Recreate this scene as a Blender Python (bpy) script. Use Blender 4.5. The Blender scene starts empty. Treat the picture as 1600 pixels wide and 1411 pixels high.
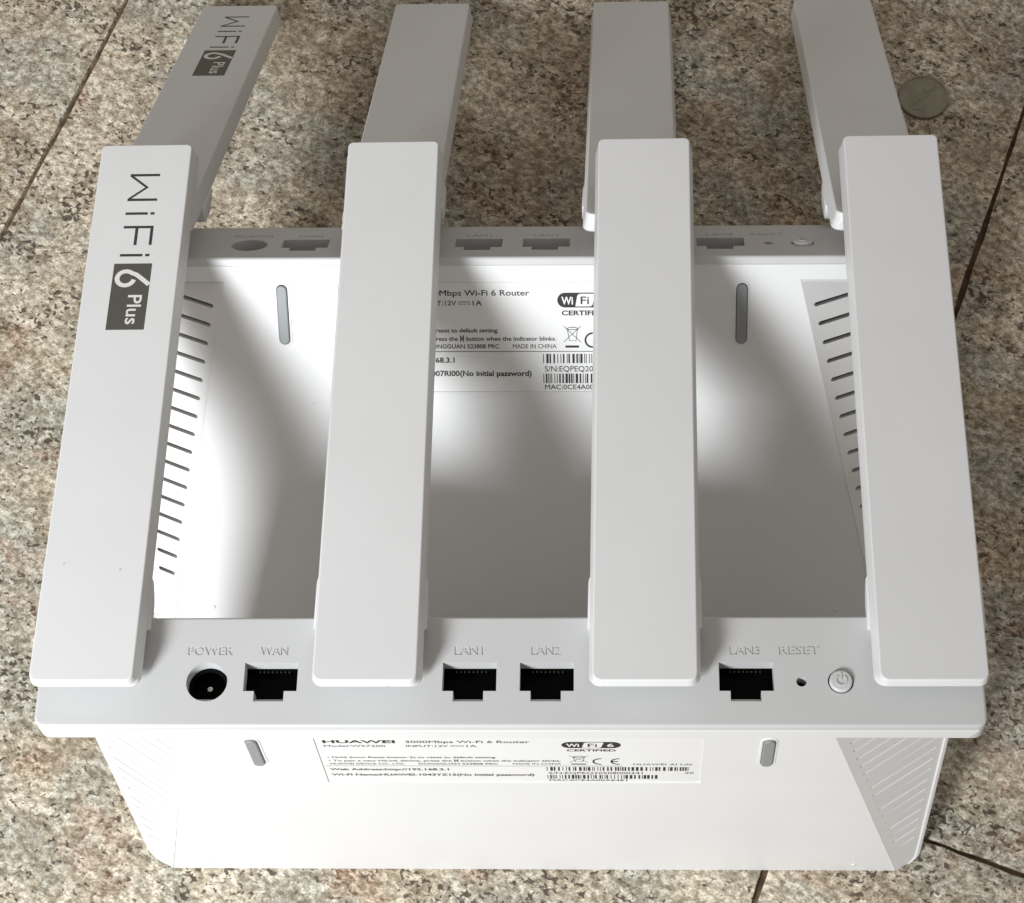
import bpy, bmesh, math, random
from mathutils import Matrix, Vector
from mathutils.geometry import tessellate_polygon

random.seed(7)
S = bpy.context.scene
COL = S.collection
MM = 0.001

# ------------------------------------------------------------------ camera
cam_d = bpy.data.cameras.new('camera')
cam = bpy.data.objects.new('camera', cam_d)
COL.objects.link(cam)
ROWS = ((0.9986278144, -0.0066462299, -0.0519453166),
        (0.0146765456, -0.9166451738, 0.3994323776),
        (-0.0502701432, -0.3996466601, -0.9152898229))
cx = Vector([r[0] for r in ROWS]); cy = -Vector([r[1] for r in ROWS]); cz = -Vector([r[2] for r in ROWS])
m = Matrix((cx, cy, cz)).transposed().to_4x4()
m.translation = Vector((28.697, -135.604, 603.193)) * MM
cam.matrix_world = m
cam_d.sensor_width = 36.0
cam_d.lens = 36.0 * 3392.8 / 1600.0
cam_d.clip_start = 0.02
cam_d.clip_end = 50.0
S.camera = cam

# ------------------------------------------------------------------ world, light, exposure
W = bpy.data.worlds.new('World'); S.world = W
W.use_nodes = True
bg = W.node_tree.nodes['Background']
bg.inputs[0].default_value = (1.0, 0.93, 0.855, 1)
bg.inputs[1].default_value = 0.325

LIGHT_AT = Vector((-445, -665, 665)) * MM      # the window, in front and to the left
LIGHT_TO = Vector((-170, 60, 60)) * MM
ld = bpy.data.lights.new('window_light', 'AREA')
ld.shape = 'RECTANGLE'; ld.size = 0.22; ld.size_y = 0.28
ld.energy = 2.2
ld.spread = math.radians(67)
ld.color = (0.935, 0.97, 1.0)
lo = bpy.data.objects.new('window_light', ld); COL.objects.link(lo)
lo.location = LIGHT_AT
lo.rotation_euler = (LIGHT_TO - LIGHT_AT).to_track_quat('-Z', 'Y').to_euler()

S.view_settings.view_transform = 'Standard'
S.view_settings.look = 'None'
S.view_settings.gamma = 1.0
S.view_settings.exposure = 0.0

# ------------------------------------------------------------------ materials
def new_mat(name):
    mt = bpy.data.materials.new(name); mt.use_nodes = True
    nt = mt.node_tree
    return mt, nt, nt.nodes['Principled BSDF']

def plastic(name, colour, rough=0.45, grain=900.0, bump=0.03, spec=0.5, mottled=0.03):
    mt, nt, p = new_mat(name)
    N = nt.nodes; L = nt.links
    tc = N.new('ShaderNodeTexCoord')
    n1 = N.new('ShaderNodeTexNoise'); n1.inputs['Scale'].default_value = grain * 2.2; n1.inputs['Detail'].default_value = 3
    L.new(tc.outputs['Object'], n1.inputs['Vector'])
    b = N.new('ShaderNodeBump'); b.inputs['Strength'].default_value = bump; b.inputs['Distance'].default_value = 0.0006
    L.new(n1.outputs['Fac'], b.inputs['Height']); L.new(b.outputs['Normal'], p.inputs['Normal'])
    n2 = N.new('ShaderNodeTexNoise'); n2.inputs['Scale'].default_value = 40; n2.inputs['Detail'].default_value = 5
    L.new(tc.outputs['Object'], n2.inputs['Vector'])
    r = N.new('ShaderNodeMapRange'); r.inputs['From Min'].default_value = 0.3; r.inputs['From Max'].default_value = 0.7
    r.inputs['To Min'].default_value = 1 - mottled; r.inputs['To Max'].default_value = 1.0
    L.new(n2.outputs['Fac'], r.inputs['Value'])
    mx = N.new('ShaderNodeMix'); mx.data_type = 'RGBA'; mx.blend_type = 'MULTIPLY'; mx.inputs[0].default_value = 1
    mx.inputs[6].default_value = (*colour, 1)
    L.new(r.outputs['Result'], mx.inputs[7])
    vd = N.new('ShaderNodeTexVoronoi'); vd.inputs['Scale'].default_value = 75; L.new(tc.outputs['Object'], vd.inputs['Vector'])
    sc = N.new('ShaderNodeSeparateColor'); L.new(vd.outputs['Color'], sc.inputs[0])
    th = N.new('ShaderNodeMapRange'); th.inputs['From Min'].default_value = 0.72; th.inputs['From Max'].default_value = 1.0
    th.inputs['To Min'].default_value = 0.0; th.inputs['To Max'].default_value = 0.045; L.new(sc.outputs[0], th.inputs['Value'])
    ls = N.new('ShaderNodeMath'); ls.operation = 'LESS_THAN'; L.new(vd.outputs['Distance'], ls.inputs[0]); L.new(th.outputs['Result'], ls.inputs[1])
    fm = N.new('ShaderNodeMath'); fm.operation = 'MULTIPLY'; fm.inputs[1].default_value = 0.35; L.new(ls.outputs[0], fm.inputs[0])
    dm = N.new('ShaderNodeMix'); dm.data_type = 'RGBA'; dm.inputs[7].default_value = (0.22, 0.19, 0.16, 1)
    L.new(fm.outputs[0], dm.inputs[0]); L.new(mx.outputs[2], dm.inputs[6]); L.new(dm.outputs[2], p.inputs['Base Color'])
    rr = N.new('ShaderNodeMapRange'); rr.inputs['To Min'].default_value = rough - 0.05; rr.inputs['To Max'].default_value = rough + 0.07
    L.new(n2.outputs['Fac'], rr.inputs['Value']); L.new(rr.outputs['Result'], p.inputs['Roughness'])
    p.inputs['Specular IOR Level'].default_value = spec
    return mt

def flat(name, colour, rough=0.5, metal=0.0, spec=0.4):
    mt, nt, p = new_mat(name)
    p.inputs['Base Color'].default_value = (*colour, 1)
    p.inputs['Roughness'].default_value = rough; p.inputs['Metallic'].default_value = metal
    p.inputs['Specular IOR Level'].default_value = spec
    return mt

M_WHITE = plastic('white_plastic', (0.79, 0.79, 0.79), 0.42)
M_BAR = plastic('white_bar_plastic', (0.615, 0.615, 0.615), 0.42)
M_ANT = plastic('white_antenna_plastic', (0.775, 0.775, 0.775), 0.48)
M_LABEL = plastic('label_paper', (0.83, 0.83, 0.82), 0.35, bump=0.008)
M_RUBBER = plastic('grey_rubber', (0.27, 0.285, 0.29), 0.45)
M_BLACK = flat('black_socket_plastic', (0.0022, 0.0022, 0.0022), 0.6, spec=0.08)
M_SLOT = flat('slot_shade_dark', (0.018, 0.014, 0.013), 0.7, spec=0.2)  # slot floors: near-black colour stands in for the shade inside the body
M_INK = flat('black_ink', (0.016, 0.015, 0.015), 0.5)
M_INKSOFT = flat('soft_black_ink', (0.05, 0.048, 0.047), 0.5)
M_INKWHITE = flat('white_ink', (0.80, 0.79, 0.77), 0.45)
M_BADGE = plastic('dark_grey_badge_ink', (0.095, 0.092, 0.075), 0.4, bump=0.01)
M_GOLD = flat('gold_contact_metal', (0.11, 0.10, 0.075), 0.4, 1.0)
M_PIN = flat('steel_pin_metal', (0.72, 0.70, 0.66), 0.28, 1.0)

def granite():
    mt, nt, p = new_mat('speckled_granite')
    N = nt.nodes; L = nt.links
    tc = N.new('ShaderNodeTexCoord'); oi = N.new('ShaderNodeObjectInfo')
    off = N.new('ShaderNodeVectorMath'); off.operation = 'SCALE'; off.inputs[0].default_value = (3.1, 1.7, 0)
    L.new(oi.outputs['Random'], off.inputs['Scale'])
    add = N.new('ShaderNodeVectorMath'); add.operation = 'ADD'
    L.new(tc.outputs['Object'], add.inputs[0]); L.new(off.outputs[0], add.inputs[1])
    V = add.outputs[0]
    def noise(scale, detail=4, rough=0.6, dist=0.0, vec=V):
        n = N.new('ShaderNodeTexNoise'); n.inputs['Scale'].default_value = scale
        n.inputs['Detail'].default_value = detail; n.inputs['Roughness'].default_value = rough
        n.inputs['Distortion'].default_value = dist
        L.new(vec, n.inputs['Vector']); return n.outputs['Fac']
    def ramp(src, lo, hi, a=0.0, b=1.0):
        r = N.new('ShaderNodeMapRange'); r.interpolation_type = 'SMOOTHSTEP'
        r.inputs['From Min'].default_value = lo; r.inputs['From Max'].default_value = hi
        r.inputs['To Min'].default_value = a; r.inputs['To Max'].default_value = b
        L.new(src, r.inputs['Value']); return r.outputs['Result']
    def mix(f, a, b, mode='MIX'):
        x = N.new('ShaderNodeMix'); x.data_type = 'RGBA'; x.blend_type = mode
        if isinstance(f, float): x.inputs[0].default_value = f
        else: L.new(f, x.inputs[0])
        for s, v in ((6, a), (7, b)):
            if isinstance(v, tuple): x.inputs[s].default_value = (*v, 1)
            else: L.new(v, x.inputs[s])
        return x.outputs[2]
    def math_(op, a, b):
        x = N.new('ShaderNodeMath'); x.operation = op
        for i, v in enumerate((a, b)):
            if isinstance(v, (int, float)): x.inputs[i].default_value = v
            else: L.new(v, x.inputs[i])
        return x.outputs[0]
    # stretched coordinates: the stone has a drawn-out grain
    mp = N.new('ShaderNodeMapping'); mp.inputs['Rotation'].default_value = (0, 0, math.radians(24)); mp.inputs['Scale'].default_value = (0.85, 1.12, 1)
    L.new(V, mp.inputs['Vector']); G = mp.outputs['Vector']
    patch = ramp(noise(26, 4, 0.6, 0.7, G), 0.43, 0.57)
    patch2 = ramp(noise(44, 5, 0.62, 0.5, G), 0.52, 0.66)
    grey = ramp(noise(21, 4, 0.6, 0.4, G), 0.47, 0.60)
    white = ramp(noise(95, 3, 0.55, 0.5, G), 0.56, 0.72)
    c = mix(patch, (0.60, 0.545, 0.445), (0.48, 0.42, 0.33))
    c = mix(grey, c, (0.465, 0.445, 0.385))
    c = mix(math_('MULTIPLY', patch2, 0.5), c, (0.50, 0.375, 0.29))
    c = mix(math_('MULTIPLY', white, 0.55), c, (0.60, 0.575, 0.51))
    # grains: three sizes of soft mottling, each with its own tint
    g1 = noise(560, 2.0, 0.55, 0.3, G)
    c = mix(1.0, c, mix(ramp(g1, 0.33, 0.66), (0.62, 0.59, 0.54), (1.26, 1.26, 1.26)), 'MULTIPLY')
    g2 = noise(240, 2.5, 0.6, 0.4, G)
    c = mix(1.0, c, mix(ramp(g2, 0.34, 0.66), (0.70, 0.67, 0.62), (1.20, 1.20, 1.19)), 'MULTIPLY')
    blot = ramp(noise(36, 5, 0.65, 0.8, G), 0.56, 0.70)
    c = mix(math_('MULTIPLY', blot, 0.45), c, (0.22, 0.18, 0.135))
    g3 = noise(1500, 1.5, 0.5, 0.0, G)
    c = mix(1.0, c, mix(ramp(g3, 0.30, 0.70), (0.74, 0.74, 0.74), (1.22, 1.22, 1.22)), 'MULTIPLY')
    # dark mica specks in chains and clusters
    cl = ramp(noise(52, 4, 0.65, 0.8, G), 0.38, 0.68)
    sp = noise(540, 2.5, 0.6, 0.5, G)
    thr = math_('ADD', sp, math_('MULTIPLY', cl, 0.15))
    dark = ramp(thr, 0.642, 0.715)
    c = mix(math_('MULTIPLY', dark, 0.88), c, (0.060, 0.044, 0.033))
    rust = ramp(thr, 0.58, 0.66)
    c = mix(math_('MULTIPLY', math_('MULTIPLY', rust, patch2), 0.5), c, (0.24, 0.13, 0.08))
    # thin broken veins
    vn = noise(26, 5, 0.7, 1.6, G)
    line = ramp(math_('ABSOLUTE', math_('SUBTRACT', vn, 0.5), 0), 0.0, 0.010, 1.0, 0.0)
    vmask = math_('MULTIPLY', ramp(noise(40, 3, 0.5), 0.55, 0.66), ramp(g2, 0.42, 0.58))
    c = mix(math_('MULTIPLY', math_('MULTIPLY', line, vmask), 0.9), c, (0.04, 0.028, 0.02))
    L.new(c, p.inputs['Base Color'])
    p.inputs['Roughness'].default_value = 0.5
    p.inputs['Specular IOR Level'].default_value = 0.3
    b = N.new('ShaderNodeBump'); b.inputs['Strength'].default_value = 0.25; b.inputs['Distance'].default_value = 0.0006
    L.new(g1, b.inputs['Height']); L.new(b.outputs['Normal'], p.inputs['Normal'])
    return mt
M_GRANITE = granite()

def grout_mat():
    mt, nt, p = new_mat('dirty_grout')
    N = nt.nodes; L = nt.links
    tc = N.new('ShaderNodeTexCoord'); n = N.new('ShaderNodeTexNoise'); n.inputs['Scale'].default_value = 260; n.inputs['Detail'].default_value = 5
    L.new(tc.outputs['Object'], n.inputs['Vector'])
    r = N.new('ShaderNodeValToRGB'); r.color_ramp.elements[0].color = (0.06, 0.038, 0.02, 1); r.color_ramp.elements[1].color = (0.20, 0.13, 0.07, 1)
    r.color_ramp.elements[0].position = 0.35; r.color_ramp.elements[1].position = 0.7
    L.new(n.outputs['Fac'], r.inputs['Fac']); L.new(r.outputs['Color'], p.inputs['Base Color'])
    p.inputs['Roughness'].default_value = 0.9
    return mt
M_GROUT = grout_mat()

def coin_mat():
    mt, nt, p = new_mat('tarnished_coin_metal')
    N = nt.nodes; L = nt.links
    tc = N.new('ShaderNodeTexCoord'); n = N.new('ShaderNodeTexNoise'); n.inputs['Scale'].default_value = 320; n.inputs['Detail'].default_value = 5
    L.new(tc.outputs['Object'], n.inputs['Vector'])
    r = N.new('ShaderNodeValToRGB'); r.color_ramp.elements[0].color = (0.19, 0.175, 0.13, 1); r.color_ramp.elements[1].color = (0.40, 0.37, 0.29, 1)
    L.new(n.outputs['Fac'], r.inputs['Fac']); L.new(r.outputs['Color'], p.inputs['Base Color'])
    p.inputs['Metallic'].default_value = 0.9; p.inputs['Roughness'].default_value = 0.36
    return mt
M_COIN = coin_mat()

# ------------------------------------------------------------------ mesh helpers
def link(name, me, parent=None, label=None):
    o = bpy.data.objects.new(name, me); COL.objects.link(o)
    if parent is not None: o.parent = parent
    if label: o['label'] = label
    return o

def finish(bm, name, mats, parent=None, label=None, smooth=35, recalc=True):
    if recalc: bmesh.ops.recalc_face_normals(bm, faces=bm.faces[:])
    me = bpy.data.meshes.new(name); bm.to_mesh(me); bm.free()
    if not isinstance(mats, (list, tuple)): mats = [mats]
    for x in mats: me.materials.append(x)
    if smooth:
        me.shade_smooth(); me.set_sharp_from_angle(angle=math.radians(smooth))
    return link(name, me, parent, label)

def area2(p): return sum(p[i][0] * p[(i + 1) % len(p)][1] - p[(i + 1) % len(p)][0] * p[i][1] for i in range(len(p)))
def ccw(p): return list(p) if area2(p) > 0 else list(p)[::-1]

def inset(p, d):
    """move every edge of a ccw outline inwards by d"""
    if abs(d) < 1e-9: return list(p)
    out = []; n = len(p)
    for i in range(n):
        a, b, c = Vector(p[i - 1]), Vector(p[i]), Vector(p[(i + 1) % n])
        e1 = (b - a).normalized(); e2 = (c - b).normalized()
        n1 = Vector((-e1.y, e1.x)); n2 = Vector((-e2.y, e2.x))
        k = max(0.25, 1 + n1.dot(n2))
        out.append(tuple(b + (n1 + n2) * (d / k)))
    return out

def rounded(poly, radii, seg=5):
    """round the corners of an outline; radii one per corner"""
    out = []; n = len(poly)
    for i in range(n):
        r = radii[i] if isinstance(radii, (list, tuple)) else radii
        a, b, c = Vector(poly[i - 1]), Vector(poly[i]), Vector(poly[(i + 1) % n])
        if r <= 0: out.append(tuple(b)); continue
        e1 = (a - b).normalized(); e2 = (c - b).normalized()
        ang = e1.angle(e2); t = r / math.tan(ang / 2)
        p0 = b + e1 * t; p1 = b + e2 * t
        ctr = b + (e1 + e2).normalized() * (r / math.sin(ang / 2))
        v0 = p0 - ctr; v1 = p1 - ctr
        a0 = math.atan2(v0.y, v0.x); a1 = math.atan2(v1.y, v1.x)
        d = (a1 - a0 + math.pi) % (2 * math.pi) - math.pi
        for k in range(seg + 1):
            t_ = a0 + d * k / seg
            out.append((ctr.x + r * math.cos(t_), ctr.y + r * math.sin(t_)))
    return out

def circle(x, y, r, n=40): return [(x + r * math.cos(2 * math.pi * i / n), y + r * math.sin(2 * math.pi * i / n)) for i in range(n)]

def capsule(p, q, r, seg=5):
    p, q = Vector(p), Vector(q); a = math.atan2(q.y - p.y, q.x - p.x); out = []
    for ctr, s in ((q, a - math.pi / 2), (p, a + math.pi / 2)):
        for k in range(seg + 1):
            t = s + math.pi * k / seg
            out.append((ctr.x + r * math.cos(t), ctr.y + r * math.sin(t)))
    return out

def add_plate(bm, outline, f, depth, r=0.0, seg=4, holes=(), hole_depth=None, bottom=True, rb=0.0, mat=0, flare=0.0):
    """solid with the given plan; f(a, b, d) maps plan + depth to a point; the upper edge is rounded by r"""
    o = ccw(outline); rings = []
    if r > 0:
        rings.append((r + 0.06, 0.0))
        for k in range(seg + 1):
            t = math.pi / 2 * k / seg
            rings.append((r - r * math.sin(t), r - r * math.cos(t)))
    else: rings.append((0.0, 0.0))
    if rb > 0:
        for k in range(seg + 1):
            t = math.pi / 2 * k / seg
            rings.append((rb - rb * math.cos(t) - flare, depth - rb + rb * math.sin(t)))
    else: rings.append((-flare, depth))
    V = [[bm.verts.new(f(a, b, d)) for a, b in inset(o, i)] for i, d in rings]
    n = len(o); fs = []
    for A, B in zip(V, V[1:]):
        for i in range(n): fs.append(bm.faces.new((A[i], A[(i + 1) % n], B[(i + 1) % n], B[i])))
    top = inset(o, rings[0][0])
    hs = [ccw(h) for h in holes]
    hv = [[bm.verts.new(f(a, b, 0)) for a, b in h] for h in hs]
    loops = [[Vector((a, b, 0)) for a, b in top]] + [[Vector((a, b, 0)) for a, b in h[::-1]] for h in hs]
    flatv = V[0] + [v for h in hv for v in h[::-1]]
    for t in tessellate_polygon(loops):
        try: fs.append(bm.faces.new([flatv[i] for i in t]))
        except ValueError: pass
    hd = hole_depth if hole_depth is not None else depth
    for hi_, (h, vs) in enumerate(zip(hs, hv)):
        low = [bm.verts.new(f(a, b, hd[hi_] if isinstance(hd, list) else hd)) for a, b in h]
        for i in range(len(h)):
            j = (i + 1) % len(h); fs.append(bm.faces.new((vs[j], vs[i], low[i], low[j])))
    if bottom and not holes:
        low = inset(o, rings[-1][0])
        for t in tessellate_polygon([[Vector((a, b, 0)) for a, b in low]]):
            try: fs.append(bm.faces.new([V[-1][i] for i in t]))
            except ValueError: pass
    for x in fs: x.material_index = mat
    return fs

def add_sheet(bm, outline, f, d):
    vs = [bm.verts.new(f(a, b, d)) for a, b in outline]
    for t in tessellate_polygon([[Vector((a, b, 0)) for a, b in outline]]):
        try: bm.faces.new([vs[i] for i in t])
        except ValueError: pass

def stroke(pts, w):
    """outline of a polyline of width w (flat ends)"""
    L_, R_ = [], []
    n = len(pts)
    for i in range(n):
        p = Vector(pts[i])
        d = (Vector(pts[min(i + 1, n - 1)]) - Vector(pts[max(i - 1, 0)])).normalized()
        q = Vector((-d.y, d.x)) * (w[i] if isinstance(w, (list, tuple)) else w) / 2
        L_.append(tuple(p + q)); R_.append(tuple(p - q))
    return L_, R_

def add_stroke(bm, pts, w, f, d):
    A, B = stroke(pts, w)
    va = [bm.verts.new(f(a, b, d)) for a, b in A]; vb = [bm.verts.new(f(a, b, d)) for a, b in B]
    for i in range(len(va) - 1): bm.faces.new((va[i], va[i + 1], vb[i + 1], vb[i]))

def add_ring(bm, x, y, r0, r1, f, d, n=36, a0=0.0, a1=2 * math.pi):
    pts = [(x + (r0 + r1) / 2 * math.cos(a0 + (a1 - a0) * k / n), y + (r0 + r1) / 2 * math.sin(a0 + (a1 - a0) * k / n)) for k in range(n + 1)]
    add_stroke(bm, pts, r1 - r0, f, d)

_text_cache = {}
def boundary_loops(vs, fc):
    """ordered outline loops of a flat mesh, each running with the surface on its left"""
    seen = {}
    for f in fc:
        for i in range(len(f)): seen[(f[i], f[(i + 1) % len(f)])] = True
    nxt = {}
    for (p, q) in seen:
        if (q, p) not in seen: nxt.setdefault(p, []).append(q)
    loops = []
    while nxt:
        st = next(iter(nxt)); loop = [st]; cur = nxt[st].pop()
        if not nxt[st]: del nxt[st]
        while cur != st and cur in nxt:
            loop.append(cur); n_ = nxt[cur].pop()
            if not nxt[cur]: del nxt[cur]
            cur = n_
        loops.append(loop)
    return loops

def text_mesh(txt, weight=0.0):
    """flat letters as points and faces; weight makes the strokes bolder"""
    key = (txt, weight)
    if key not in _text_cache:
        cu = bpy.data.curves.new('text_source', 'FONT'); cu.body = txt; cu.size = 1.0; cu.resolution_u = 3
        o = bpy.data.objects.new('text_source', cu); COL.objects.link(o)
        dg = bpy.context.evaluated_depsgraph_get()
        me = bpy.data.meshes.new_from_object(o.evaluated_get(dg))
        bm = bmesh.new(); bm.from_mesh(me)
        bmesh.ops.remove_doubles(bm, verts=bm.verts[:], dist=1e-5)
        bm.verts.index_update()
        vs = [v.co.copy() for v in bm.verts]; fc = []
        for f_ in bm.faces:
            t_ = tuple(v.index for v in f_.verts)
            if sum(vs[t_[i]].x * vs[t_[(i + 1) % len(t_)]].y - vs[t_[(i + 1) % len(t_)]].x * vs[t_[i]].y for i in range(len(t_))) < 0: t_ = t_[::-1]
            fc.append(t_)
        bm.free(); bpy.data.objects.remove(o); bpy.data.curves.remove(cu); bpy.data.meshes.remove(me)
        if weight:
            mv = {}
            for lp in boundary_loops(vs, fc):
                for i in range(len(lp)):
                    e1 = vs[lp[i]] - vs[lp[i - 1]]; e2 = vs[lp[(i + 1) % len(lp)]] - vs[lp[i]]
                    if e1.length < 1e-7 or e2.length < 1e-7: continue
                    e1.normalize(); e2.normalize()
                    n1 = Vector((e1.y, -e1.x, 0)); n2 = Vector((e2.y, -e2.x, 0))
                    mv[lp[i]] = (n1 + n2) * (weight / max(0.5, 1 + n1.dot(n2)))
            for i, d_ in mv.items(): vs[i] = vs[i] + d_
        _text_cache[key] = (vs, fc)
    return _text_cache[key]

def cap_height(weight):
    vs, _ = text_mesh('H', weight)
    return max(v.y for v in vs) - min(v.y for v in vs)

def place_text(txt, x0, x1, base, cap, weight=0.0, flip=-1):
    vs, fc = text_mesh(txt, weight)
    lo = min(v.x for v in vs); hi = max(v.x for v in vs); k = cap / cap_height(weight)
    return [(x0 + (v.x - lo) / (hi - lo) * (x1 - x0), base + flip * v.y * k) for v in vs], fc

def add_text(bm, txt, x0, x1, base, cap, f, d, weight=0.0, flip=-1):
    """letters from x0 to x1, standing on 'base' and 'cap' high; flip -1 when the plan's second axis points down"""
    pts, fc = place_text(txt, x0, x1, base, cap, weight, flip)
    out = [bm.verts.new(f(a, b, d)) for a, b in pts]
    for p in fc:
        try: bm.faces.new([out[i] for i in p])
        except ValueError: pass

# ------------------------------------------------------------------ the floor: granite tiles with open joints
floor = None
def build_floor():
    global floor
    bm = bmesh.new()
    vs = [bm.verts.new((x, y, -0.0017)) for x, y in ((-3, -3), (3, -3), (3, 3), (-3, 3))]
    bm.faces.new(vs)
    floor = finish(bm, 'floor', M_GROUT, smooth=0)
    floor['kind'] = 'structure'
    d = Vector((0.346, 0.938)).normalized(); p = Vector((d.y, -d.x))      # along and across the rows
    gap = 1.3; Wd, Ln = 294.0, 600.0
    # joints across the rows (distance along d), row by row
    rows = {-4: 10.0, -3: -210.0, -2: 60.0, -1: -280.0, 0: -95.0, 1: 47.0, 2: -170.0, 3: 90.0, 4: -60.0}
    p0 = -231.5                                                          # the joint left of the routers
    n = 0
    for row, t0 in rows.items():
        for k in (-2, -1, 0, 1, 2):
            a0 = p0 + (row) * Wd + gap / 2; a1 = a0 + Wd - gap
            b0 = t0 + k * Ln + gap / 2; b1 = b0 + Ln - gap
            rnd = random.Random(row * 17 + k)
            out = []
            corners = ((a0, b0), (a1, b0), (a1, b1), (a0, b1))
            for i in range(4):
                A, B = Vector(corners[i]), Vector(corners[(i + 1) % 4]); L_ = (B - A).length; m_ = int(L_ / 4)
                nn = Vector((-(B - A).y, (B - A).x)).normalized(); ph = rnd.random() * 6; j = 0.0
                for q in range(m_):
                    j = 0.55 * j + rnd.gauss(0, 0.13)
                    w_ = j + 0.25 * math.sin(q * 0.11 + ph) if q else 0
                    out.append(tuple(A + (B - A) * q / m_ + nn * (w_ + 0.05)))
            c = Vector(((a0 + a1) / 2, (b0 + b1) / 2))
            wc = p * c.x + d * c.y
            ang = math.atan2(p.y, p.x)
            bm = bmesh.new()
            add_plate(bm, [(x - c.x, y - c.y) for x, y in out], lambda a, b, t: (a * MM, b * MM, -t * MM), 6.0, r=0.35, seg=2, bottom=False)
            o = finish(bm, 'granite_tile', M_GRANITE, floor, smooth=40)
            o.location = (wc.x * MM, wc.y * MM, 0); o.rotation_euler = (0, 0, ang)
            n += 1
build_floor()

# ------------------------------------------------------------------ the router
H = 110.8           # height of the body below the hinge bar's top
def P(u, v, w): return (u * MM, w * MM, (H - v) * MM)
def on_back(a, b, d): return P(a, b, d)                  # plan (u, v) on the underside plate, depth into the body
def on_bar(a, b, d): return P(a, d, b)                   # plan (u, w) on the hinge bar, depth down

SL = 0.60                                                # slope of the vent facets
RT = dict(b0=(77.8, 6.6), b1=(103.1, H), e0=(108.7, 6.0), e1=(108.2, H), s=1)
LF = dict(b0=(-77.2, 6.6), b1=(-99.4, H), e0=(-108.2, 6.0), e1=(-104.7, H), s=-1)
def lerp_u(a, b, v): return a[0] + (b[0] - a[0]) * (v - a[1]) / (b[1] - a[1])

PORTS = (-62.8, -15.2, 3.2, 50.4)                        # left edges of the four ethernet sockets
ANT = ((-112.5, -87.6), (-45.15, -20.5), (20.5, 45.1), (87.15, 112.25))
ANT_L = 160.3

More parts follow.
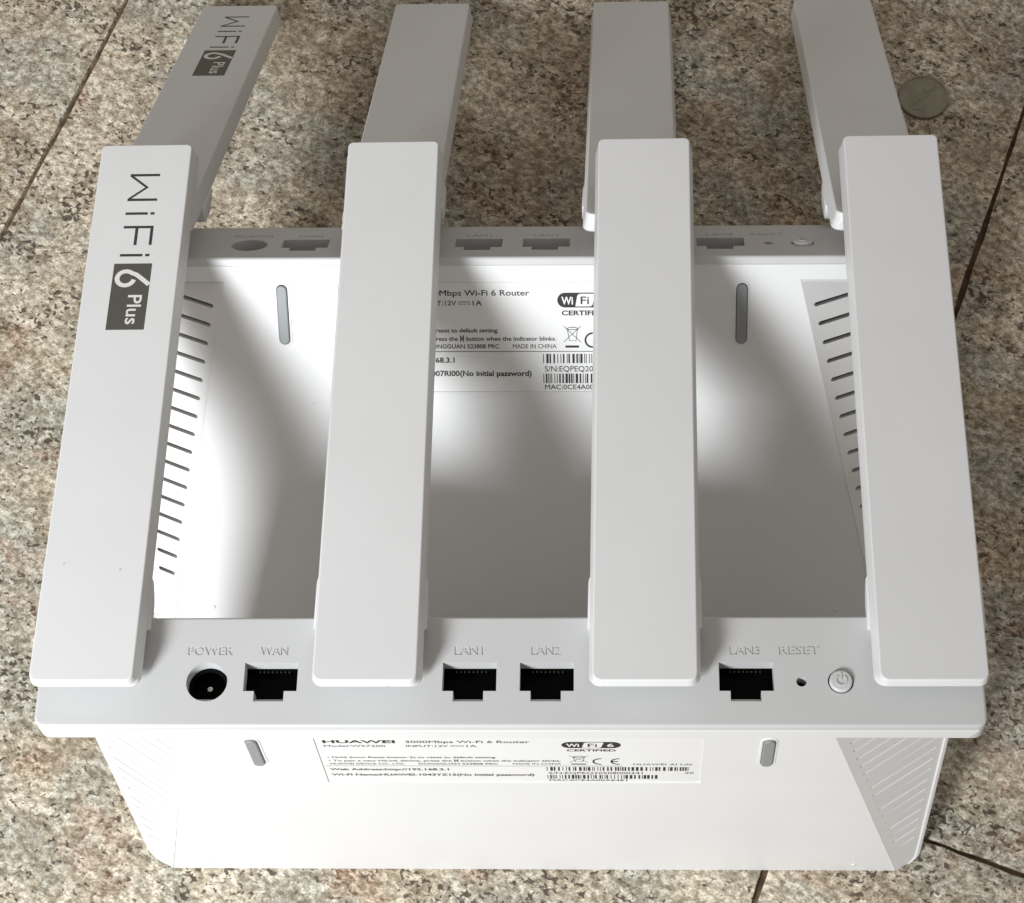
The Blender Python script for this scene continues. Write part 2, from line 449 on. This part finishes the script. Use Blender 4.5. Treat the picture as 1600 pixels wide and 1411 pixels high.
def build_bar(root):
    bm = bmesh.new()
    out = rounded([(-112.5, 0.25), (112.5, 0.25), (112.5, 28.5), (-112.5, 28.5)], [2.6, 2.6, 1.5, 1.5])
    holes = [[(u, 16.55), (u, 9.26), (u + 2.6, 9.26), (u + 2.6, 6.64), (u + 9.8, 6.64), (u + 9.8, 9.26), (u + 12.85, 9.26), (u + 12.85, 16.55)] for u in PORTS]
    holes.append(circle(-71.7, 11.6, 4.95)); holes.append(circle(69.75, 11.6, 1.25, 24)); holes.append(circle(78.95, 11.6, 3.05))
    depth = [3.9] * len(holes)
    words = (('POWER', -76.8, -65.9), ('WAN', -59.3, -52.5), ('LAN1', -12.5, -5.6), ('LAN2', 5.9, 12.9), ('LAN3', 53.1, 60.4), ('RESET', 64.8, 74.4))
    islands = []
    for t, x0, x1 in words:                      # the words are sunk into the bar
        pts, fc = place_text(t, x0, x1, 18.6, 2.15, 0.014, flip=1)
        for lp in boundary_loops([Vector((x, y, 0)) for x, y in pts], fc):
            q = [pts[i] for i in lp]
            if area2(q) > 0: holes.append(q); depth.append(0.26)
            else: islands.append(q)
    add_plate(bm, out, on_bar, 7.2, r=0.75, seg=4, holes=holes, hole_depth=depth, bottom=False)
    add_sheet(bm, rounded([(-112.5, 0.25), (112.5, 0.25), (112.5, 28.5), (-112.5, 28.5)], [2.6, 2.6, 1.5, 1.5]), on_bar, 7.2)
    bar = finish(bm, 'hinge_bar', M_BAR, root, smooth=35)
    for t, x0, x1 in words:
        bm = bmesh.new()
        add_text(bm, t, x0, x1, 18.6, 2.15, on_bar, 0.25, 0.014, flip=1)
        xs = (x0, x1)
        for q in islands:
            if xs[0] <= q[0][0] <= xs[1]: add_plate(bm, q, on_bar, 0.26, bottom=False)
        finish(bm, 'engraved_lettering', M_BAR, bar, smooth=0, recalc=False)
    for u in PORTS:
        bm = bmesh.new()
        o = [(u, 16.55), (u, 9.26), (u + 2.6, 9.26), (u + 2.6, 6.64), (u + 9.8, 6.64), (u + 9.8, 9.26), (u + 12.85, 9.26), (u + 12.85, 16.55)]
        o = inset(ccw(o), -0.02)
        top = [bm.verts.new(on_bar(a, b, 3.55)) for a, b in o]; low = [bm.verts.new(on_bar(a, b, 7.1)) for a, b in o]
        for i in range(len(o)):
            j = (i + 1) % len(o); bm.faces.new((top[i], top[j], low[j], low[i]))
        add_sheet(bm, o, on_bar, 7.1)
        port = finish(bm, 'ethernet_port', M_BLACK, root, smooth=0)
        bm = bmesh.new()
        for k in range(8):
            x = u + 2.7 + k * 1.02
            add_plate(bm, [(x, 15.9), (x + 0.4, 15.9), (x + 0.4, 16.4), (x, 16.4)], lambda a, b, d: on_bar(a, b, 4.9 + d), 2.1)
        finish(bm, 'contact_pins', M_GOLD, port, smooth=0)
    bm = bmesh.new()
    c = circle(-71.7, 11.6, 4.97)
    top = [bm.verts.new(on_bar(a, b, 3.4)) for a, b in c]; low = [bm.verts.new(on_bar(a, b, 7.1)) for a, b in c]
    for i in range(len(c)): j = (i + 1) % len(c); bm.faces.new((top[i], top[j], low[j], low[i]))
    add_sheet(bm, c, on_bar, 7.1)
    add_ring(bm, -71.7, 11.6, 3.9, 4.97, on_bar, 3.5)
    jack = finish(bm, 'power_jack', M_BLACK, root, smooth=30)
    bm = bmesh.new()
    add_plate(bm, circle(-71.7, 11.6, 0.75, 16), lambda a, b, d: on_bar(a, b, 4.6 + d), 2.4, r=0.3, seg=3)
    finish(bm, 'centre_pin', M_PIN, jack, smooth=40)
    bm = bmesh.new()
    c = circle(69.75, 11.6, 1.27, 24)
    top = [bm.verts.new(on_bar(a, b, 2.2)) for a, b in c]; low = [bm.verts.new(on_bar(a, b, 8)) for a, b in c]
    for i in range(len(c)): j = (i + 1) % len(c); bm.faces.new((top[i], top[j], low[j], low[i]))
    add_sheet(bm, c, on_bar, 6)
    finish(bm, 'reset_hole', M_BLACK, root, smooth=30)
    bm = bmesh.new()
    add_plate(bm, circle(78.95, 11.6, 2.72, 36), lambda a, b, d: on_bar(a, b, d - 0.95), 4, r=0.55, seg=4)
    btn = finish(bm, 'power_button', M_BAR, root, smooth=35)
    bm = bmesh.new()
    # the power symbol stands a little proud of the button
    def emb(a, b, d): return on_bar(a, b, -1.2 + d)
    pts = [(78.95 + 1.25 * math.cos(t), 11.5 + 1.25 * math.sin(t)) for t in [math.radians(125 + 290 * k / 20) for k in range(21)]]
    A, B = stroke(pts, 0.42); add_plate(bm, A + B[::-1], emb, 0.4)
    add_plate(bm, [(78.74, 11.7), (79.16, 11.7), (79.16, 13.4), (78.74, 13.4)], emb, 0.4)
    finish(bm, 'power_symbol', M_BAR, btn, smooth=30)

def facet_side(q):
    """edge of the body on one side as (u, v) points, from the hinge bar down and round the lower corner"""
    s = q['s']; pts = [(lerp_u(q['e0'], q['e1'], v), v) for v in (6.6, 30, 55, 80, 100, 106)]
    r = 3.2; cu = lerp_u(q['e0'], q['e1'], H - r) - s * r
    for k in range(1, 7):
        t = math.pi / 2 * k / 6
        pts.append((cu + s * r * math.cos(t), H - r + r * math.sin(t)))
    return pts

def facet_w(q, u, v): return SL * abs(abs(u) - abs(lerp_u(q['b0'], q['b1'], v))) if abs(u) > abs(lerp_u(q['b0'], q['b1'], v)) else 0.0

LAB = (-46.4, 46.85, 6.95, 38.6)
FEET = (-61.6, 62.35)
def build_body(root):
    # underside plate
    bm = bmesh.new()
    out = [(-110.6, 2.25), (110.6, 2.25), (108.8, 6.5), (77.8, 6.5), (103.0, H), (-99.3, H), (-77.2, 6.5), (-108.8, 6.5)]
    lab = rounded([(LAB[0], LAB[2]), (LAB[1], LAB[2]), (LAB[1], LAB[3]), (LAB[0], LAB[3])], 0.6, 3)
    feet = [capsule((u, 8.9), (u, 23.1), 2.1, 8) for u in FEET]
    add_plate(bm, out, on_back, 8.0, r=0.1, seg=2, holes=[lab] + feet, hole_depth=0.55, bottom=False)
    plate = finish(bm, 'base_plate', M_WHITE, root, smooth=35)
    for u, v in ((-87.4, 105.1), (90.9, 105.1)):
        bm = bmesh.new()
        add_plate(bm, circle(u, v, 0.62, 16), lambda a, b, d: on_back(a, b, d - 0.32), 0.6, r=0.25, seg=3)
        finish(bm, 'moulding_pip', M_WHITE, plate, smooth=40)
    # feet: a rim, a grey pad
    for u in FEET:
        bm = bmesh.new()
        add_plate(bm, capsule((u, 8.9), (u, 23.1), 2.15, 8), lambda a, b, d: on_back(a, b, d - 0.22), 1.0, r=0.2, seg=2, holes=[capsule((u, 8.9), (u, 23.1), 1.55, 8)], hole_depth=0.9)
        rim = finish(bm, 'foot_rim', M_WHITE, plate, smooth=35)
        bm = bmesh.new()
        add_plate(bm, capsule((u, 8.95), (u, 23.05), 1.38, 8), lambda a, b, d: on_back(a, b, d - 0.85), 1.7, r=0.3, seg=3)
        finish(bm, 'rubber_foot', M_RUBBER, root, smooth=35)
    # vent facets with their slots
    for q in (RT, LF):
        s = q['s']; side = facet_side(q)
        outl = [q['b0']] + side + [q['b1']]
        fmap = lambda a, b, d, q=q: P(a, b, SL * (abs(a) - abs(lerp_u(q['b0'], q['b1'], b))) + 0.03 + d)
        slots = []
        for i in range(16):
            v0 = 14.1 + 5.4 * i
            ui = abs(lerp_u(q['b0'], q['b1'], v0)) + 2.6; uo = abs(lerp_u(q['e0'], q['e1'], v0)) - 2.3
            if uo - ui < 1.4: uo = ui + 1.4
            slots.append(((s * ui, v0), (s * uo, v0 - 0.10 * (uo - ui))))
        bm = bmesh.new()
        add_plate(bm, outl, fmap, 1.0, holes=[capsule(a, b, 0.56, 3) for a, b in slots], hole_depth=0.9, bottom=False)
        vp = finish(bm, 'vent_panel', M_WHITE, root, smooth=30)
        for a, b in slots:
            bm = bmesh.new()
            c = capsule(a, b, 0.57, 3)
            top = [bm.verts.new(fmap(x, y, 0.85)) for x, y in c]; low = [bm.verts.new(fmap(x, y, 2.2)) for x, y in c]
            for i in range(len(c)): j = (i + 1) % len(c); bm.faces.new((top[i], top[j], low[j], low[i]))
            nw = len(bm.faces)
            add_sheet(bm, c, fmap, 2.2)
            bm.faces.ensure_lookup_table()
            for fc_ in bm.faces[nw:]: fc_.material_index = 1
            finish(bm, 'vent_slot', [M_WHITE, M_SLOT], vp, smooth=0)
    # the cover behind: rim round the plate, tapering to the back
    bm = bmesh.new()
    L_ = facet_side(LF); R_ = facet_side(RT)
    path = L_ + R_[::-1]
    qs = [LF] * len(L_) + [RT] * len(R_)
    rings = []
    n = len(path)
    def off(i, d):
        a = Vector(path[max(i - 1, 0)]); b = Vector(path[min(i + 1, n - 1)]); e = (b - a).normalized()
        return Vector(path[i]) + Vector((-e.y, e.x)) * d
    def tb(v): return 30.0 + (20.3 - 30.0) * (v - 6.6) / (H - 2 - 6.6)
    for d, dw, kind in ((-0.05, 0.6, 0), (0.0, -0.12, 0), (0.2, -0.25, 0), (0.4, -0.22, 0), (1.25, 0.35, 0), (1.3, 0.9, 0), (1.0, 0.75, 1), (-0.8, 1.0, 1)):
        ring = []
        for i in range(n):
            p = off(i, d if path[i][1] < H - 0.3 or kind else min(d, 0.0)); u, v = p.x, min(p.y, H - (1.9 if kind == 1 and dw == 1.0 else (1.0 if kind else 0.0)))
            w0 = facet_w(qs[i], *path[i])
            w = w0 + dw if kind == 0 else w0 + 0.6 + (tb(v) - w0 - 0.6) * dw
            ring.append(bm.verts.new(P(u, v, w)))
        rings.append(ring)
    for A, B in zip(rings, rings[1:]):
        for i in range(n - 1): bm.faces.new((A[i], A[i + 1], B[i + 1], B[i]))
    bm.faces.new(rings[-1])
    finish(bm, 'cover_shell', M_WHITE, root, smooth=50)

def build_label(root, ssid, sn, mac):
    bm = bmesh.new()
    add_plate(bm, rounded([(LAB[0] + .02, LAB[2] + .02), (LAB[1] - .02, LAB[2] + .02), (LAB[1] - .02, LAB[3] - .02), (LAB[0] + .02, LAB[3] - .02)], 0.5, 3), lambda a, b, d: on_back(a, b, 0.27 + d), 0.6)
    lab = finish(bm, 'specification_label', M_LABEL, root, smooth=0)
    f = on_back; d = 0.245
    bm = bmesh.new()
    T = lambda t, a, b, base, cap, wt=0.0: add_text(bm, t, a, b, base, cap, f, d, wt)
    T('HUAWEI', -44.5, -27.0, 10.9, 2.0, 0.035)
    T('3000Mbps Wi-Fi 6 Router', -24.6, 5.35, 10.85, 1.6, 0.012)
    T('Model:WS7200', -44.5, -29.6, 13.6, 1.35, 0.008)
    T('INPUT:12V', -24.6, -14.4, 13.6, 1.35, 0.012); T('1A', -10.0, -7.5, 13.6, 1.35, 0.012)
    add_stroke(bm, [(-13.9, 12.62), (-10.6, 12.62)], 0.2, f, d)
    for k in range(3): add_stroke(bm, [(-13.9 + k * 1.2, 13.25), (-13.0 + k * 1.2, 13.25)], 0.2, f, d)
    T('\u2022 Hold down Reset button 2s to reset to default setting.', -44.6, -3.2, 21.35, 1.2, 0.02)
    T('\u2022 To pair a new HiLink device, press the', -44.6, -14.3, 23.75, 1.2, 0.02)
    T('button when the indicator blinks.', -12.0, 12.4, 23.75, 1.2, 0.02)
    for x in (-13.6, -12.75): add_stroke(bm, [(x, 22.2), (x, 24.1)], 0.22, f, d)
    add_stroke(bm, [(-13.55, 22.5), (-12.8, 23.8)], 0.2, f, d - 0.004); add_stroke(bm, [(-13.55, 23.8), (-12.8, 22.5)], 0.2, f, d - 0.008)
    T('HUAWEI DEVICE CO., LTD.', -44.4, -26.0, 25.95, 1.2, 0.018)
    T('DONGGUAN 523808 PRC', -22.6, -3.1, 25.95, 1.2, 0.018)
    T('MADE IN CHINA', 0.6, 12.5, 25.95, 1.2, 0.006)
    add_stroke(bm, [(LAB[0] + 0.6, 26.9), (27.5, 26.9)], 0.18, f, d)
    T('Web Address:http://192.168.3.1', -45.0, -15.4, 30.1, 1.55, 0.028)
    T('Wi-Fi Name:' + ssid + '(No initial password)', -45.0, 5.6, 34.0, 1.6, 0.028)
    T('S/N:' + sn, 9.2, 32.4, 32.7, 1.55, 0.006)
    T('MAC:' + mac, 9.2, 28.6, 37.9, 1.35, 0.008)
    T('HUAWEI AI Life', 30.1, 44.5, 26.2, 1.15, 0.006)
    T('20', 42.8, 45.0, 32.3, 1.2, 0.006)
    T('CERTIFIED', 14.0, 25.9, 16.5, 1.4, 0.03)
    finish(bm, 'printed_text', M_INK, lab, smooth=0, recalc=False)
    # bar codes
    for (a, b, v0, v1, seed) in ((8.8, 44.5, 27.6, 30.3, 3), (8.8, 37.0, 33.35, 36.1, 8)):
        rnd = random.Random(seed); bm = bmesh.new(); x = a; unit = 0.215
        while x < b - 0.6:
            w_ = unit * rnd.choice((1, 1, 2, 2, 3)); add_sheet(bm, [(x, v0), (x + w_, v0), (x + w_, v1), (x, v1)], f, d)
            x += w_ + unit * rnd.choice((1, 1, 2, 2, 3))
        finish(bm, 'bar_code', M_INK, lab, smooth=0, recalc=False)
    # the certification mark: a black and white capsule
    bm = bmesh.new()
    cap = capsule((14.95, 12.2), (25.0, 12.2), 2.1, 14)
    add_sheet(bm, cap, f, d)
    mark = finish(bm, 'certification_mark', M_INK, lab, smooth=0, recalc=False)
    bm = bmesh.new()
    add_sheet(bm, rounded([(18.35, 10.4), (23.0, 10.4), (22.3, 14.0), (17.7, 14.0)], [0.9, 0.2, 0.9, 0.2], 4), f, d - 0.012)
    add_text(bm, 'Wi', 13.95, 17.1, 13.35, 2.2, f, d - 0.012, 0.03)
    add_text(bm, '6', 23.8, 25.4, 13.35, 2.2, f, d - 0.012, 0.02)
    finish(bm, 'white_field', M_LABEL, lab, smooth=0, recalc=False)
    bm = bmesh.new()
    add_text(bm, 'Fi', 19.15, 21.4, 13.3, 2.15, f, d - 0.024, 0.012)
    finish(bm, 'mark_lettering', M_INK, lab, smooth=0, recalc=False)
    # crossed-out bin and conformity letters
    bm = bmesh.new()
    add_stroke(bm, [(14.5, 19.6), (19.1, 24.2)], 0.16, f, d); add_stroke(bm, [(19.1, 19.6), (14.5, 24.2)], 0.16, f, d - .004)
    add_stroke(bm, [(15.5, 20.5), (16.0, 23.8), (17.8, 23.8), (18.2, 20.5)], 0.17, f, d - .008)
    add_stroke(bm, [(15.2, 20.4), (16.2, 19.95), (17.6, 19.95), (18.5, 20.4)], 0.2, f, d - .012)
    add_stroke(bm, [(15.3, 20.6), (18.4, 20.6)], 0.17, f, d - .016)
    add_stroke(bm, [(14.9, 25.5), (18.6, 25.5)], 0.65, f, d)
    finish(bm, 'crossed_bin_symbol', M_INK, lab, smooth=0, recalc=False)
    bm = bmesh.new()
    add_ring(bm, 22.35, 23.65, 1.75, 2.25, f, d, 20, math.radians(90), math.radians(270))
    add_ring(bm, 26.75, 23.65, 1.75, 2.25, f, d, 20, math.radians(90), math.radians(270))
    add_stroke(bm, [(24.75, 23.65), (26.4, 23.65)], 0.5, f, d - 0.004)
    finish(bm, 'conformity_mark', M_INK, lab, smooth=0, recalc=False)

def build_antenna(root, i, base_w, base_h, ang, yaw, logo):
    uL, uR = ANT[i]; wd = uR - uL; L_ = ANT_L
    def f(a, b, d):
        return P(uL + a + b * yaw, -base_h - b * math.sin(ang) + d * math.cos(ang), base_w + b * math.cos(ang) + d * math.sin(ang))
    bm = bmesh.new()
    top = rounded([(0, 0), (wd, 0), (wd, L_), (0, L_)], [2.2, 2.2, 1.5, 1.5], 6)
    add_plate(bm, top, f, 2.6, r=0.42, seg=4, flare=0.3)
    ant = finish(bm, 'antenna', M_ANT, root, smooth=35)
    if logo: ant['label'] = 'antenna printed with WiFi 6 Plus'
    bm = bmesh.new()
    low = rounded([(-0.12, 1.7), (wd + 0.12, 1.7), (wd + 0.12, L_ + 0.1), (-0.12, L_ + 0.1)], [2.0, 2.0, 1.4, 1.4], 6)
    add_plate(bm, low, lambda a, b, d: f(a, b, 2.5 + d), 3.3, rb=0.5, seg=3, flare=0.75)
    finish(bm, 'antenna_tray', M_ANT, ant, smooth=35)
    bm = bmesh.new()
    # hinge knuckle standing on the bar, a rounded profile drawn along the antenna
    prof = [(15.8, 5.2), (30.0, 5.2), (28.2, 7.6), (26.2, 9.8), (24.0, 11.2), (17.2, 11.2)]
    prof = rounded(prof, [0, 0, 2, 3, 2, 1.0], 4)
    hb = base_h + 0.6
    def fk(a, b, d):
        # a along the antenna, b below its top
        return f(-1.35 + d, a, b)
    lowest = max(p[1] for p in prof)
    sc = [(a, b if b <= 5.25 else 5.2 + (b - 5.2) * max(0.25, (hb - 5.2) / (lowest - 5.2))) for a, b in prof]
    add_plate(bm, sc, fk, wd + 2.7, r=0.8, seg=3, rb=0.8)
    finish(bm, 'hinge_knuckle', M_WHITE, ant, smooth=40)
    if logo:
        # plan of the print: x = reading direction (towards the hinge), y = up the letters (towards +u)
        d = -0.03
        def g(x, y, dd): return f(y, x, dd)
        bm = bmesh.new()
        t = 0.72
        def bar(x0, y0, x1, y1):
            add_sheet(bm, [(x0, y0), (x1, y0), (x1, y1), (x0, y1)], g, d)
        bar(149.3, 8.95, 150.1, 17.0); bar(141.0, 8.95, 141.8, 17.0)                       # W legs
        A = [(149.3, 8.95), (149.3, 9.95), (145.55, 14.35), (141.8, 9.95), (141.8, 8.95), (145.55, 13.35)]
        add_sheet(bm, A[:3] + A[5:], g, d); add_sheet(bm, [A[2], A[3], A[4], A[5]], g, d)
        bar(136.4, 8.9, 137.2, 14.9); bar(136.4, 15.65, 137.2, 16.75)                       # i
        bar(131.9, 8.9, 132.7, 16.95); bar(126.4, 16.15, 131.9, 16.95); bar(126.4, 12.1, 131.9, 12.9)   # F
        bar(122.7, 8.85, 123.5, 14.85); bar(122.7, 15.6, 123.5, 16.7)                       # i
        finish(bm, 'printed_wordmark', M_INKSOFT, ant, smooth=0)
        bm = bmesh.new()
        add_sheet(bm, [(99.4, 7.55), (120.4, 7.65), (120.4, 17.75), (99.4, 17.6)], g, d)
        finish(bm, 'printed_badge', M_BADGE, ant, smooth=0)
        bm = bmesh.new()
        cx_, cy_, r_ = 115.65, 11.15, 2.25
        # the figure: tail from the upper edge, then once round the bowl
        pts = [(113.6, 17.55), (115.4, 15.55), (116.8, 13.95)]
        arc = []
        for k in range(27):
            th = math.radians(40) - k * math.radians(11.5)
            arc.append((cx_ + r_ * math.cos(th), cy_ + r_ * math.sin(th)))
        add_stroke(bm, pts + arc, 1.25, g, d - 0.03)
        vs, fc = text_mesh('Plus', 0.01)
        lo_ = min(v.x for v in vs); hi_ = max(v.x for v in vs); k_ = 3.7 / cap_height(0.01)
        ov = [bm.verts.new(g(110.3 - (v.x - lo_) / (hi_ - lo_) * 9.2, 12.45 + v.y * k_, d - 0.03)) for v in vs]
        for p_ in fc:
            try: bm.faces.new([ov[j] for j in p_])
            except ValueError: pass
        finish(bm, 'badge_lettering', M_INKWHITE, ant, smooth=0)

def build_router(name, label, O, axes, ant, print_):
    root = bpy.data.objects.new(name, None); COL.objects.link(root)
    root.empty_display_size = 0.05
    au, av, aw = [Vector(a).normalized() for a in axes]
    mx = Matrix((au, aw, -av)).transposed().to_4x4()
    mx.translation = (Vector(O) + av * H) * MM
    root.matrix_world = mx
    root['label'] = label; root['category'] = 'router'; root['group'] = 'white routers on the granite floor'
    build_bar(root); build_body(root); build_label(root, *print_)
    for i in range(4):
        build_antenna(root, i, ant['w'], ant['h'], ant['ang'], ant['yaw'][i], i == 0)
    return root

AX1 = ((0.9999987, 0.0, -0.0015884), (-0.0015835, -0.0776990, -0.9969756), (-0.0001234, 0.9969769, -0.0776989))
AX2 = ((0.9999596, -0.0088717, 0.0014732), (-0.0050422, -0.6887132, -0.7250163), (0.0074468, 0.7249796, -0.6887301))
build_router('router', 'white router standing upright in front, its label plate brightly lit and complete',
             (0.175, 8.609, 110.47), AX1, dict(w=8.39, h=8.7, ang=-0.046, yaw=(-0.007, -0.005, 0.009, 0.003)),
             ('HUAWEI-1043YZ15', 'EQPEQ20508000341', '0CE4A00AE4E1'))
build_router('router.001', 'white router leaning back behind the upright one, grey antennas sloping to the floor',
             (-2.029, 143.663, 92.988), AX2, dict(w=6.78, h=9.8, ang=0.159, yaw=(0.016, -0.003, -0.003, -0.010)),
             ('HUAWEI-1007RI00', 'EQPEQ20508000173', '0CE4A00AD9F3'))

# ------------------------------------------------------------------ the coin
def build_coin():
    R, T = 8.0, 1.5
    bm = bmesh.new()
    f = lambda a, b, d: (a * MM, b * MM, (T - d) * MM)
    add_plate(bm, circle(0, 0, R, 72), f, T, r=0.22, seg=3, holes=[circle(0, 0, R - 0.75, 72)], hole_depth=0.22)
    add_sheet(bm, circle(0, 0, R - 0.75, 72), f, 0.22)
    add_sheet(bm, circle(0, 0, R, 72), f, T)
    coin = finish(bm, 'coin', M_COIN, smooth=35)
    bm = bmesh.new()
    g = lambda a, b, d: f(a, b, 0.08 + d)
    def rel(pts, w):
        A, B = stroke(pts, w); add_plate(bm, A + B[::-1], g, 0.3)
    rel([(-4.2, -3.6), (-3.0, -4.2), (-1.6, -4.1)], 0.4)
    rel([(-3.9, -2.2), (-2.2, -1.1), (-0.4, -0.3), (1.6, 0.2)], 0.45)
    rel([(-2.4, -2.9), (-1.6, -1.6), (-0.9, -0.9)], 0.3)
    rel([(0.2, 1.6), (1.5, 2.9)], 0.35); rel([(1.5, 1.4), (0.5, 3.0)], 0.35); rel([(1.9, 1.5), (2.6, 2.5), (3.1, 1.6), (3.6, 2.3)], 0.35)
    rel([(-4.8, 3.2), (-3.9, 4.2), (-2.7, 4.8)], 0.4)
    finish(bm, 'coin_relief', M_COIN, coin, smooth=0)
    coin.location = (125.6 * MM, 250.9 * MM, 0.0002); coin.rotation_euler = (0, 0, math.radians(12))
    coin['label'] = 'small dull brown coin lying on the granite beside the rear antenna'; coin['category'] = 'coin'
build_coin()
